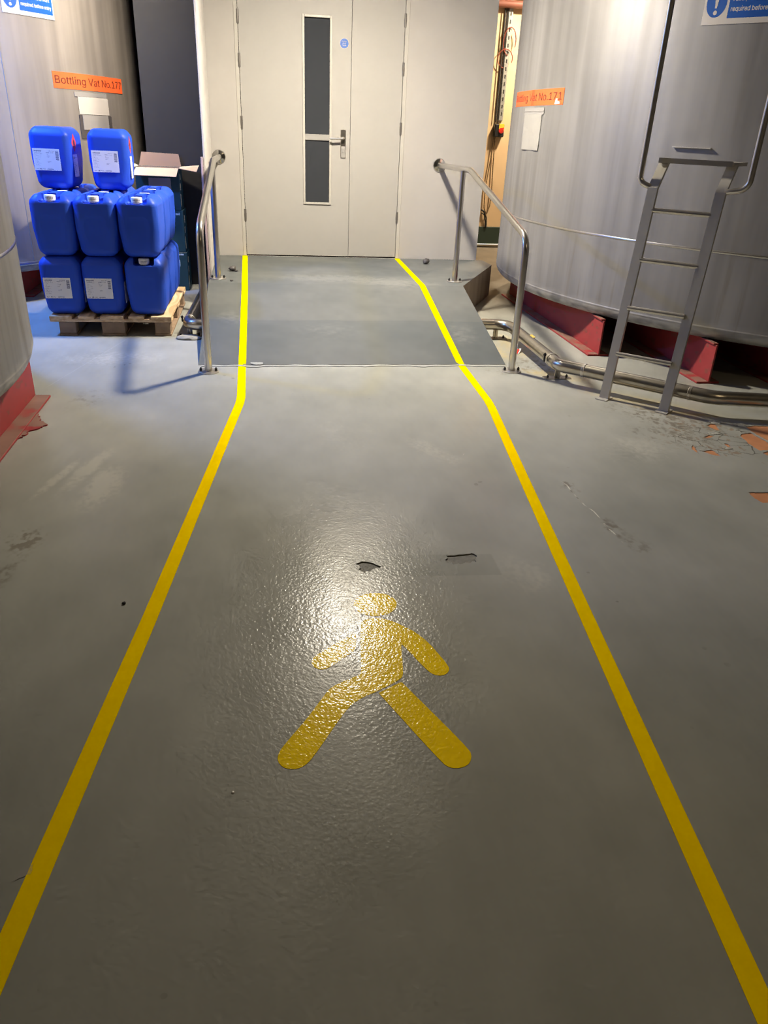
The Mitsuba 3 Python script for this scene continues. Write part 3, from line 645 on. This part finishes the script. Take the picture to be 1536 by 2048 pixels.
part(lad, 'platform', tm(plat), 'mat_ladder_steel', label='top step plate against the vat')
part(lad, 'platform_lip', tm(m3.Manifold.hull_points(np.array([pl(s, w, h) for s in (.25, .262) for w in (-.025, W + .015) for h in (1.392, 1.420)]))), 'mat_bright_steel')
for F, d in ((F1, -1), (F2, 1)):
    w = .092 if d < 0 else .14
    part(lad, 'hand_rail', tube(fillet([lp(F, .185, 1.262, d * .02), lp(F, .185, 1.285, d * w), lp(F, .19, 3.4, d * w)], [.06]), .0165, 20), 'mat_bright_steel', True, label='upright tube of the ladder')
part(lad, 'wall_ledge', on_vat(sheet(0, .26, 0, .006, .02, 6), VR, -145.1, 1.474, .0), 'mat_ladder_steel', label='small welded ledge above the step')

# ------------------------------------------------------------------ pipes
def pipe_support(t, x, y, ang, h=.07):
    c, s = math.cos(ang), math.sin(ang)
    R = trimesh.transformations.rotation_matrix(ang, [0, 0, 1])
    def put(m): m = m.copy(); m.apply_transform(R); m.apply_translation([x, y, 0]); return m
    b = part(t, 'support', put(cat(rbox(-.095, .095, -.035, .035, 0, .006, .001), rbox(-.02, .02, -.004, .004, .006, h, .001), rbox(-.004, .004, -.025, .025, .006, h, .001))), 'mat_pipe_steel', label='steel foot under the pipe')
    for k in (-.07, .07): part(b, 'bolt', put(hexbolt((k, 0, .006), .008, .014)), 'mat_black')
pz = .118
pr = thing('steel_pipe', 'steel pipe along the floor from the ramp to the right vat and ladder', 'pipe')
path = fillet([(1.60, 6.0, pz), (1.955, 5.985, pz), (1.957, 4.80, pz), (2.69, 4.085, pz), (3.5, 3.93, pz), (4.6, 3.72, pz), (7.6, 3.72, pz)], [.14, .10, .22, .3, .3], 10)
part(pr, 'tube', tube(path, .043, 24), 'mat_pipe_steel', True)
def clamp(t, c, d, r=.047):
    d = np.array(d, float) / np.linalg.norm(d); c = np.array(c, float)
    k = part(t, 'clamp', tube([c - d * .011, c - d * .008, c + d * .008, c + d * .011], [r - .003, r, r, r - .003], 28), 'mat_bright_steel', 40, label='steel clamp ring on the pipe')
    return k
clamp(pr, (1.957, 4.93, pz), (0, 1, 0)); clamp(pr, (2.09, 4.67, pz), (.715, -.70, 0)); clamp(pr, (2.59, 4.18, pz), (.715, -.70, 0), .0445); 
part(pr, 'clamp_screw', cat(tube([(1.90, 4.93, pz - .01), (1.90, 4.93, pz + .035)], .007, 8), hexbolt((1.90, 4.93, pz + .03), .011, .014)), 'mat_black')
pipe_support(pr, 1.995, 4.89, .05); pipe_support(pr, 1.86, 6.0, 0)
pl2 = thing('steel_pipe', 'steel pipe elbow on the floor left of the ramp beside the pallet', 'pipe')
part(pl2, 'tube', tube(fillet([(-.40, 5.99, .10), (-.61, 5.99, .10), (-.545, 7.95, .10)], [.085], 10), .043, 24), 'mat_pipe_steel', True)
clamp(pl2, (-.603, 6.13, .10), (.034, 1, 0))
part(pl2, 'clamp_screw', cat(tube([(-.66, 6.13, .09), (-.66, 6.13, .125)], .006, 8), hexbolt((-.66, 6.13, .12), .01, .012)), 'mat_black')
pipe_support(pl2, -.60, 6.03, .3, .06)
sc = trimesh.creation.icosphere(2, 1); sc.apply_scale([.10, .06, .02]); sc.vertices += .02 * (meshkit.fbm(sc.vertices * 25, 3) - .5)[:, None]; sc.apply_translation([-.60, 5.95, .008])
part(pl2, 'mortar_pad', sc, 'mat_screed', True, label='crumbling mortar under the elbow')
solo('pipe_tag', trimesh.creation.box([.028, .085, .003]).apply_transform(trimesh.transformations.rotation_matrix(-.35, [0, 1, 0])).apply_translation([1.966, 5.42, pz + .0425]), 'mat_tag_yellow', 'yellow tag lying on the pipe right of the ramp', 'tag')

# ------------------------------------------------------------------ pallet
PX0, PX1, PY0, PY1 = -1.625, -.730, 6.02, 7.25
pal = thing('pallet', 'wooden pallet under the stack of blue jerrycans', 'pallet')
for a, b in ((-1.625, -1.463), (-1.42, -1.30), (-1.258, -1.087), (-1.05, -.935), (-.885, -.730)):
    part(pal, 'deck_board', rbox(a, b, PY0 - random.uniform(0, .006), PY1, .128, .150, .003), 'mat_wood')
for y in (PY0, (PY0 + PY1) / 2 - .07, PY1 - .14): part(pal, 'cross_board', rbox(PX0, PX1, y + .002, y + .14, .106, .128, .003), 'mat_wood')
for y in (PY0 + .012, (PY0 + PY1) / 2 - .06, PY1 - .135):
    for a, b in ((-1.565, -1.445), (-1.255, -1.085), (-.86, -.745)): part(pal, 'block', rbox(a, b, y, y + .12, .016, .106, .004), 'mat_wood_dark')
for a, b in ((-1.57, -1.44), (-1.26, -1.08), (-.865, -.74)): part(pal, 'bottom_board', rbox(a, b, PY0 + .01, PY1 - .01, 0, .016, .002), 'mat_wood_dark')

# ------------------------------------------------------------------ jerrycans
JW, JD, JH = .292, .380, .424
def jug_body():
    r = .052; hw, hd = JW / 2, JD / 2
    rb = .066
    low = shull([(sx * (hw - rb - .012), sy * (hd - rb - .008), rb) for sx in (-1, 1) for sy in (-1, 1)], rb, 28)
    mid = shull([(sx * (hw - r), sy * (hd - r), z) for sx in (-1, 1) for sy in (-1, 1) for z in (.20, JH - r - .015)], r, 28)
    up = shull([(sx * (hw - r - .012), sy * (hd - r - .010), JH - r) for sx in (-1, 1) for sy in (-1, 1)], r, 28)
    b = m3.Manifold.batch_hull([low, mid, up])
    rr = .018
    n1 = shull([(sx * (.058 - rr * .0), y, z) for sx in (-1, 1) for y in (-hd - .05, -hd + .105) for z in (JH - .036, JH + .06)], rr, 16)           # recess round the cap
    b = b - n1
    for sx in (-1, 1):                                                                                                                      # the two finger holes beside the grip
        b = b - shull([(sx * .045, y, z) for y in (-hd + .13, hd - .10) for z in (JH - .022, JH + .05)], .017, 14)
    arch = shull([(x, -hd - .143, z) for x in (-.036, .036) for z in (.11, JH - .175)], .15, 56)                                             # shallow front panel
    b = b - arch
    return tm(b)
JB = ply(jug_body(), 'mat_jug', 35)
_cap = lathe([(0, 0), (.030, 0), (.030, .006), (.039, .008), (.0395, .040), (.036, .044), (0, .045)], 36)
JCAP = ply(_cap.copy().apply_translation([0, -JD / 2 + .050, JH - .050]), 'mat_cap', 40)
def capwrap(z0, z1, r, a0, a1):
    return lathe([(r - .001, z0), (r, z0), (r, z1), (r - .001, z1)], 20, math.radians(a0), math.radians(a1)).apply_translation([0, -JD / 2 + .050, JH - .050])
JWRAP = ply(capwrap(.011, .037, .0402, 218, 322), 'mat_label_white', True)
JWRAP_INK = ply(cat(*[capwrap(.021, .030, .0406, a, a + 5 + (k % 3) * 3) for k, a in enumerate(range(234, 305, 10))], capwrap(.013, .0145, .0406, 240, 300)), 'mat_print_grey', True)
def strips(rows):
    ms = []
    for x0, x1, z0, z1 in rows: ms.append(sbox(x0, z0, x1, z1))
    return extr(shapely.MultiPolygon(ms) if False else shapely.union_all(ms), .0003)
LW, LH = .192, .148
rows = [(.010, .064, .128, .134), (.010, .055, .119, .1205), (.010, .070, .114, .1155), (.118, .140, .131, .1335), (.142, .155, .131, .1335), (.095, .118, .118, .122), (.122, .150, .119, .121)]
rows += [(.010, .010 + .02 + .03 * ((k * 7) % 5) / 5, .104 - k * .008, .1052 - k * .008) for k in range(10)]
rows += [(.097, .097 + .012 + .02 * ((k * 3) % 4) / 4, .108 - k * .007, .1092 - k * .007) for k in range(4)] + [(.10, .125, .060, .062), (.10, .118, .055, .0565)]
rows += [(.162, .184, .122 - k * .0125, .131 - k * .0125) for k in range(5)]
rows += [(.012, .030, .008, .011), (.038, .050, .006, .014), (.054, .078, .008, .011), (.090, .135, .007, .012)]
def front_label(): return on_wall_y(extr(sbox(0, 0, LW, LH), .0012), -.122, -JD / 2, .128)
JLAB = ply(front_label(), 'mat_label_white')
JLAB_INK = ply(on_wall_y(strips(rows), -.122, -JD / 2 - .0012, .128), 'mat_print_grey')
def on_side(m, y, z):  # on the +x face; mesh x -> +y
    v = m.vertices; return trimesh.Trimesh(np.stack([JW / 2 + v[:, 2], y + v[:, 0], z + v[:, 1]], 1), m.faces, process=False)
JSIDE = ply(on_side(extr(sbox(0, 0, .115, .155), .0012), -.125, .085), 'mat_label_white')
JSIDE_INK = ply(on_side(strips([(.012, .04, .125, .14), (.05, .09, .13, .133)] + [(.012, .03 + .06 * ((k * 5) % 4) / 4, .11 - k * .012, .1125 - k * .012) for k in range(8)]), -.125, .085).apply_translation([.0013, 0, 0]), 'mat_print_grey')
dia = Polygon([(0, -.062), (.062, 0), (0, .062), (-.062, 0)])
JDIA = ply(on_side(extr(dia, .0012), -.055, .318), 'mat_hazard_red')
flame = Polygon([(-.018, -.020), (.018, -.020), (.020, .0), (.010, .022), (.004, .008), (-.004, .030), (-.016, .006)])
JDIA_INK = ply(on_side(cat(extr(flame, .0004), extr(sbox(-.02, -.028, .02, -.024), .0004)), -.055, .318).apply_translation([.0013, 0, 0]), 'mat_black')
rot180 = T().rotate([0, 0, 1], 180)
def jerrycan(x, y, z, label, labelled=False, rz=0.0, group='blue jerrycans stacked on the pallet'):
    t = thing('jerrycan', label, 'jerrycan', group)
    w = T().translate([x, y, z]).rotate([0, 0, 1], rz); wb = w @ rot180 if labelled else w
    b = part(t, 'body', JB, None, to_world=wb)
    c = part(t, 'cap', JCAP, None, to_world=wb, label='white screw cap')
    if labelled:
        l = part(t, 'label', JLAB, None, to_world=w, label='white printed label on the front'); part(l, 'print', JLAB_INK, None, to_world=w, stuff='fine grey print')
        l = part(t, 'side_label', JSIDE, None, to_world=w, label='white label on the side'); part(l, 'print', JSIDE_INK, None, to_world=w, stuff='fine grey print')
        l = part(t, 'hazard_diamond', JDIA, None, to_world=w, label='red flame hazard diamond'); part(l, 'print', JDIA_INK, None, to_world=w, stuff='black flame symbol')
    else:
        l = part(c, 'wrap', JWRAP, None, to_world=w, label='white label across the cap')
        part(t, 'cap_print', JWRAP_INK, None, to_world=w, stuff='dark print on the cap')
    return t
cols = (-1.510, -1.212, -.908); yr = [6.035 + JD / 2 + k * .386 for k in range(3)]
zl, zm, zt = .151, .576, 1.001
side = ('left', 'middle', 'right')
jerrycan(cols[0] - .002, yr[0] + .001, zl, 'blue jerrycan with a white label, bottom left at the front of the pallet', True, 1)
jerrycan(cols[1] + .002, yr[0] + .002, zl, 'blue jerrycan with a white label, bottom middle at the front of the pallet', True, -1)
jerrycan(cols[2] + .004, yr[0] + .001, zl, 'blue jerrycan without label, bottom right at the front of the pallet', False, 1)
for i in range(3):
    jerrycan(cols[i], yr[0], zm, f'blue jerrycan with its cap forward, {side[i]} one of the second layer\'s front row', False, (1, 0, -1)[i])
for i in range(3):
    jerrycan(cols[i] + .004, yr[1], zm, f'blue jerrycan in the {side[i]} column, directly behind the second layer\'s front row', False, (0, 1, 0)[i])
for i in range(3):
    jerrycan(cols[i] + .006, yr[2], zm, f'blue jerrycan in the {side[i]} column, rearmost of the second layer', False, (1, -1, 0)[i])
jerrycan(cols[2] + .008, yr[1], zl, 'blue jerrycan second from the front in the bottom layer, side facing the ramp', False)
jerrycan(cols[2] + .01, yr[2], zl, 'blue jerrycan rearmost in the bottom layer, side facing the ramp', False)
for i in (0, 1):
    for k in (1, 2): jerrycan(cols[i], yr[k], zl, 'blue jerrycan hidden inside the bottom layer of the pallet stack', False, 0, 'jerrycans hidden inside the stack')
jerrycan(-1.550, 6.50 + JD / 2 - .02, zt, 'blue jerrycan with label and red diamond, left of the two on top', True, -3)
jerrycan(-1.152, 6.50 + JD / 2, zt, 'blue jerrycan with label and red diamond, right of the two on top', True, 2)

# ------------------------------------------------------------------ green cartons behind the pallet
def carton(x0, x1, y0, y1, z0, z1, label, opened=False):
    t = thing('carton', label, 'box', 'green cartons stacked behind the pallet'); w = .006
    if not opened:
        part(t, 'body', rbox(x0, x1, y0, y1, z0, z1, .004), 'mat_carton_green')
    else:
        part(t, 'body', cat(rbox(x0, x1, y0, y0 + w, z0, z1, .002), rbox(x0, x1, y1 - w, y1, z0, z1, .002), rbox(x0, x0 + w, y0, y1, z0, z1, .002), rbox(x1 - w, x1, y0, y1, z0, z1, .002), bx(x0, x1, y0, y1, z0, z0 + w)), 'mat_carton_green')
        part(t, 'liner', cat(bx(x0 + w, x1 - w, y0 + w, y0 + w + .002, z0 + w, z1 - .002), bx(x0 + w, x1 - w, y1 - w - .002, y1 - w, z0 + w, z1 - .002), bx(x0 + w, x0 + w + .002, y0 + w, y1 - w, z0 + w, z1 - .002), bx(x1 - w - .002, x1 - w, y0 + w, y1 - w, z0 + w, z1 - .002)), 'mat_cardboard_dark')
        def flap(q, m, lab):
            q = np.array(q, float); n = np.cross(q[1] - q[0], q[3] - q[0]); n /= np.linalg.norm(n)
            part(t, 'flap', tm(m3.Manifold.hull_points(np.vstack([q - n * .002, q + n * .002]))), m, label=lab)
        flap([(x0 + .015, y0, z1), (x1, y0 + .002, z1), (x1 - .012, y0 - .125, z1 - .065), (x0 - .01, y0 - .125, z1 - .06)], 'mat_cardboard', 'tan flap hanging forward')
        flap([(x0, y1, z1), (x1, y1, z1), (x1 - .02, y1 + .018, z1 + .11), (x0 + .03, y1 + .02, z1 + .12)], 'mat_cardboard_dark', 'brown flap standing up at the back')
        flap([(x1, y0 + .02, z1), (x1 + .16, y0 + .03, z1 - .025), (x1 + .17, y1 - .04, z1 + .02), (x1, y1, z1 + .002)], 'mat_cardboard', 'tan flap sticking out to the right')
        flap([(x0, y0 + .02, z1), (x0, y1 - .01, z1), (x0 - .12, y1 - .03, z1 + .05), (x0 - .12, y0 + .04, z1 + .04)], 'mat_cardboard', 'tan flap sticking out to the left')
    e = [rbox(x1 - .001, x1 + .003, y0 + .03 + .02 * k, y0 + .055 + .02 * k, a, b, .001) for k, (a, b) in enumerate(((z0 + .03, z0 + .14), (z0 + .17, z0 + .23), (z0 + .26, z1 - .05)))]
    part(t, 'worn_edge', cat(*e), 'mat_carton_edge', label='pale worn cardboard along the right side')
    return t
c1 = carton(-1.16, -.752, 7.85, 8.16, 0, .362, 'dark green carton with a white N, lowest of the stack behind the jerrycans')
c2 = carton(-1.165, -.759, 7.852, 8.155, .364, .742, 'dark green carton in the middle of the stack behind the jerrycans')
c3 = carton(-1.165, -.772, 7.85, 8.15, .744, 1.105, 'open dark green carton with brown flaps, topmost behind the jerrycans', True)
part(c1, 'print', on_wall_y(text('N', .058, .0006, .05, True), -.872, 7.85, .232), 'mat_print_white', label='white letter N')
part(c1, 'print', on_wall_y(strips([(0, .008, 0, .014), (.012, .018, 0, .014), (.022, .03, 0, .014), (.034, .046, 0, .014)]), -.83, 7.85, .335), 'mat_print_white', stuff='small white print')
part(c2, 'print', on_wall_y(text('A', .10, .0006, .075, True), -.948, 7.852, .50), 'mat_print_white', label='white letter A')
part(c2, 'print', on_wall_y(strips([(0, .010, 0, .016), (.004, .0065, -.008, 0.02), (.016, .024, 0, .016), (.028, .034, 0, .016), (.042, .052, 0, .016), (.056, .066, 0, .016), (.070, .078, 0, .022)]), -.87, 7.852, .70), 'mat_print_white', stuff='small white print')
part(c3, 'sticker', on_wall_y(extr(sbox(0, 0, .20, .10), .0008), -1.05, 7.85, .92), 'mat_clip_grey', label='grey sticker')
solo('batten', rbox(-.517, -.4985, 7.17, 7.20, 0, 1.235, .002), 'mat_mauve', 'mauve strip standing against the end of the white partition beside the left handrail', 'batten')

# ------------------------------------------------------------------ services on the far wall
FY = 11.5
t = thing('cable_conduit', 'grey perforated cable channel running down the tan far wall', 'conduit')
ch = [rbox(3.272, 3.330, FY - .035, FY, 1.68, 4.35, .003)]
part(t, 'channel', ch[0], 'mat_galv')
for k, z in enumerate(np.arange(1.74, 3.4, .09)): part(t, 'slot', bx(3.293, 3.309, FY - .0365, FY - .034, z, z + .045), 'mat_black')
for k, (x, z) in enumerate(((3.235, 1.66), (3.250, 1.69), (3.262, 1.62), (3.222, 1.70))):
    solo('cable', tube([(x, FY - .02 - .008 * k, z), (x + .006 * math.sin(k), FY - .025 - .008 * k, 2.4), (x - .004, FY - .02 - .008 * k, 3.0), (x, FY - .02, 4.35)], .0065, 8), 'mat_rubber', ('black cable, outer left of the bundle by the grey channel', 'black cable in the middle of the bundle by the grey channel', 'black cable next to the grey channel', 'leftmost black cable of the bundle on the far wall')[k], 'cable', True, 'cable bundle on the far wall')
t = thing('rotary_isolator', 'black switch box with a red rotary handle on the far wall', 'switch')
part(t, 'box', rbox(3.215, 3.350, FY - .085, FY, 1.475, 1.635, .008), 'mat_black')
part(t, 'plate', rbox(3.270, 3.345, FY - .092, FY - .084, 1.555, 1.640, .003), 'mat_yellow_plastic', label='yellow plate')
part(t, 'knob', cat(disc([3.305, FY - .085, 1.555], .036, .012, 24, 'y'), rbox(3.295, 3.315, FY - .125, FY - .095, 1.52, 1.60, .004).apply_transform(trimesh.transformations.rotation_matrix(.6, [0, 1, 0], [3.305, FY, 1.555]))), 'mat_red_plastic', label='red rotary handle')
for pth, r, mt, lab in (
        ([(3.225, FY - .03, 1.48), (3.21, FY - .03, 1.2), (3.17, FY - .03, .78), (3.18, FY - .03, .55), (3.215, FY - .04, .44)], .007, 'mat_cable_brown', 'thin brown cable hanging left below the red switch'),
        ([(3.245, FY - .03, 1.48), (3.255, FY - .03, 1.1), (3.27, FY - .03, .75), (3.262, FY - .03, .58), (3.225, FY - .04, .46), (3.20, FY - .04, .50)], .007, 'mat_cable_brown', 'thin brown cable hanging right below the red switch'),
        ([(3.14, FY - .03, .52), (3.18, FY - .035, .50), (3.225, FY - .035, .42), (3.235, FY - .03, .30), (3.234, FY - .03, .27)], .010, 'mat_rubber', 'black cable looping into the green band'),
        ([(3.15, FY - .03, .47), (3.19, FY - .03, .46), (3.215, FY - .03, .36), (3.22, FY - .03, .28)], .007, 'mat_rubber', 'short black cable loop above the green band')):
    solo('cable', tube(fillet(pth, .12, 6), r, 8), mt, lab, 'cable', True)
for cx_, cz_, rx, rz, lab in ((3.315, 2.62, .085, .16, 'upper red wire loop hanging beside the cable channel'), (3.275, 2.42, .10, .11, 'lower red wire loop hanging across the cable channel')):
    a = np.linspace(-.4, 4.6, 24); solo('wire_loop', tube([(cx_ + rx * math.cos(q), FY - .05 - .004 * math.sin(q), cz_ + rz * math.sin(q)) for q in a], .0055, 8), 'mat_cable_red', lab, 'cable', True)
solo('overhead_pipe', tube([(2.25, FY - .08, 3.03), (8.2, FY - .08, 3.03)], .045, 16), 'mat_red_pipe', 'thick reddish brown pipe crossing the top of the tan wall', 'pipe', True)
solo('overhead_pipe', tube([(2.25, FY - .06, 3.13), (8.2, FY - .06, 3.13)], .022, 12), 'mat_galv', 'thin grey pipe above the reddish one on the tan wall', 'pipe', True)
solo('skirting_pipe', tube([(2.25, FY - .03, .030), (8.2, FY - .03, .030)], .024, 16), 'mat_pipe_steel', 'thin pale pipe along the foot of the tan wall', 'pipe', True)

# ------------------------------------------------------------------ small litter
def lump(name, c, s, m, label, catg, seed, sub=2):
    q = trimesh.creation.icosphere(sub, 1); q.apply_scale(s); q.vertices += min(s) * 1.2 * (meshkit.fbm(q.vertices / max(s) * 2.3 + seed, 3, seed) - .5)[:, None]
    q.apply_translation([c[0], c[1], c[2] - q.bounds[0][2] - .001]); return solo(name, q, m, label, catg, True)
lump('rubble_bit', (-.298, 7.22, RAMP_H), (.032, .024, .022), 'mat_plate_dark', 'small dark lump on the landing beside the left yellow line', 'rubble', 3)
lump('rubble_bit', (-.268, 7.21, RAMP_H), (.018, .012, .008), 'mat_plate_dark', 'tiny dark crumb beside the lump on the landing', 'rubble', 5)
lump('rubble_bit', (1.618, 7.83, RAMP_H), (.034, .026, .026), 'mat_plate_dark', 'small dark lump on the landing near the right handrail', 'rubble', 8)
lump('rubble_bit', (-.29, 6.72, RAMP_H), (.014, .01, .006), 'mat_plate_dark', 'dark speck on the ramp beside the left yellow line', 'rubble', 12)
t = thing('wrapper', 'red and white scrap of wrapper on the floor behind the right handrail foot', 'litter')
w1 = trimesh.creation.box([.030, .075, .002]).apply_transform(trimesh.transformations.rotation_matrix(.25, [1, 0, 0])).apply_transform(trimesh.transformations.rotation_matrix(-.5, [0, 0, 1])).apply_translation([1.905, 5.55, .012])
w2 = trimesh.creation.box([.016, .10, .002]).apply_transform(trimesh.transformations.rotation_matrix(.2, [1, 0, 0])).apply_transform(trimesh.transformations.rotation_matrix(-.5, [0, 0, 1])).apply_translation([1.93, 5.56, .012])
part(t, 'red_side', w1, 'mat_red_plastic'); part(t, 'white_side', w2, 'mat_sign_white')
solo('paper_scrap', extr(ragged(Polygon([(-.583, 1.205), (-.553, 1.215), (-.553, 1.245), (-.570, 1.235)]), .003, 2), .001, .0002), 'mat_film', 'torn translucent scrap on the floor touching the left yellow line', 'litter')
for k, (x, y, lab) in enumerate(((-.12, 1.40, 'tiny white crumb on the floor between left line and figure'), (1.0, 3.55, 'tiny white crumb on the floor inside the right yellow line'))):
    lump('crumb', (x, y, 0), (.004, .004, .002), 'mat_sign_white', lab, 'litter', 20 + k, 1)
lump('crumb', (-.52, 2.28, 0), (.007, .006, .004), 'mat_black', 'tiny black crumb on the floor left of the left yellow line', 'litter', 30, 1)

# ------------------------------------------------------------------ lamps (outside the frame)
def lamp(spec, label):
    (x, y, z), c, L, r, tilt, deep = spec; t = thing('pendant_lamp', label, 'lamp')
    aim = np.array(tilt, float) if isinstance(tilt, tuple) else np.array([0, math.sin(math.radians(tilt)), -math.cos(math.radians(tilt))])
    M = trimesh.transformations.translation_matrix([x, y, z]) @ trimesh.geometry.align_vectors([0, 0, -1], aim / np.linalg.norm(aim))
    put = lambda m: m.apply_transform(M)
    part(t, 'housing', put(lathe([(0, .07), (r * .7, .065), (r + .012, .012), (r + .012, -deep), (r + .006, -deep), (r + .004, .006), (0, .010)], 40)), 'mat_galv' if not deep else 'mat_black', 40)
    part(t, 'rod', tube([(x, y, z + .066), (x, y, ZC)], .01, 10), 'mat_galv', True)
    d = lathe([(r, .004), (r * .8, -.012), (r * .45, -.022), (0, -.026)], 36)
    if d.face_normals[:, 2].mean() > 0: d.invert()
    k = part(t, 'diffuser', put(d), 'mat_sign_white', True)
    scene[k]['emitter'] = {'type': 'area', 'radiance': rgb(*[v * L for v in c])}
lamp(LAMP_DOOR, 'pendant lamp hanging in front of the white door')
lamp(LAMP_VATS, 'cool pendant lamp between the two left vats')
lamp(FILL_VAT, 'added unseen shaded lamp over the blue jerrycans that brightens the left vat')
lamp(LAMP_REAR, 'pendant lamp behind the right vat')
lamp(FILL_AISLE, 'added unseen fill lamp over the aisle that brightens the near floor')
scene = {k: v for k, v in scene.items() if v is not None}
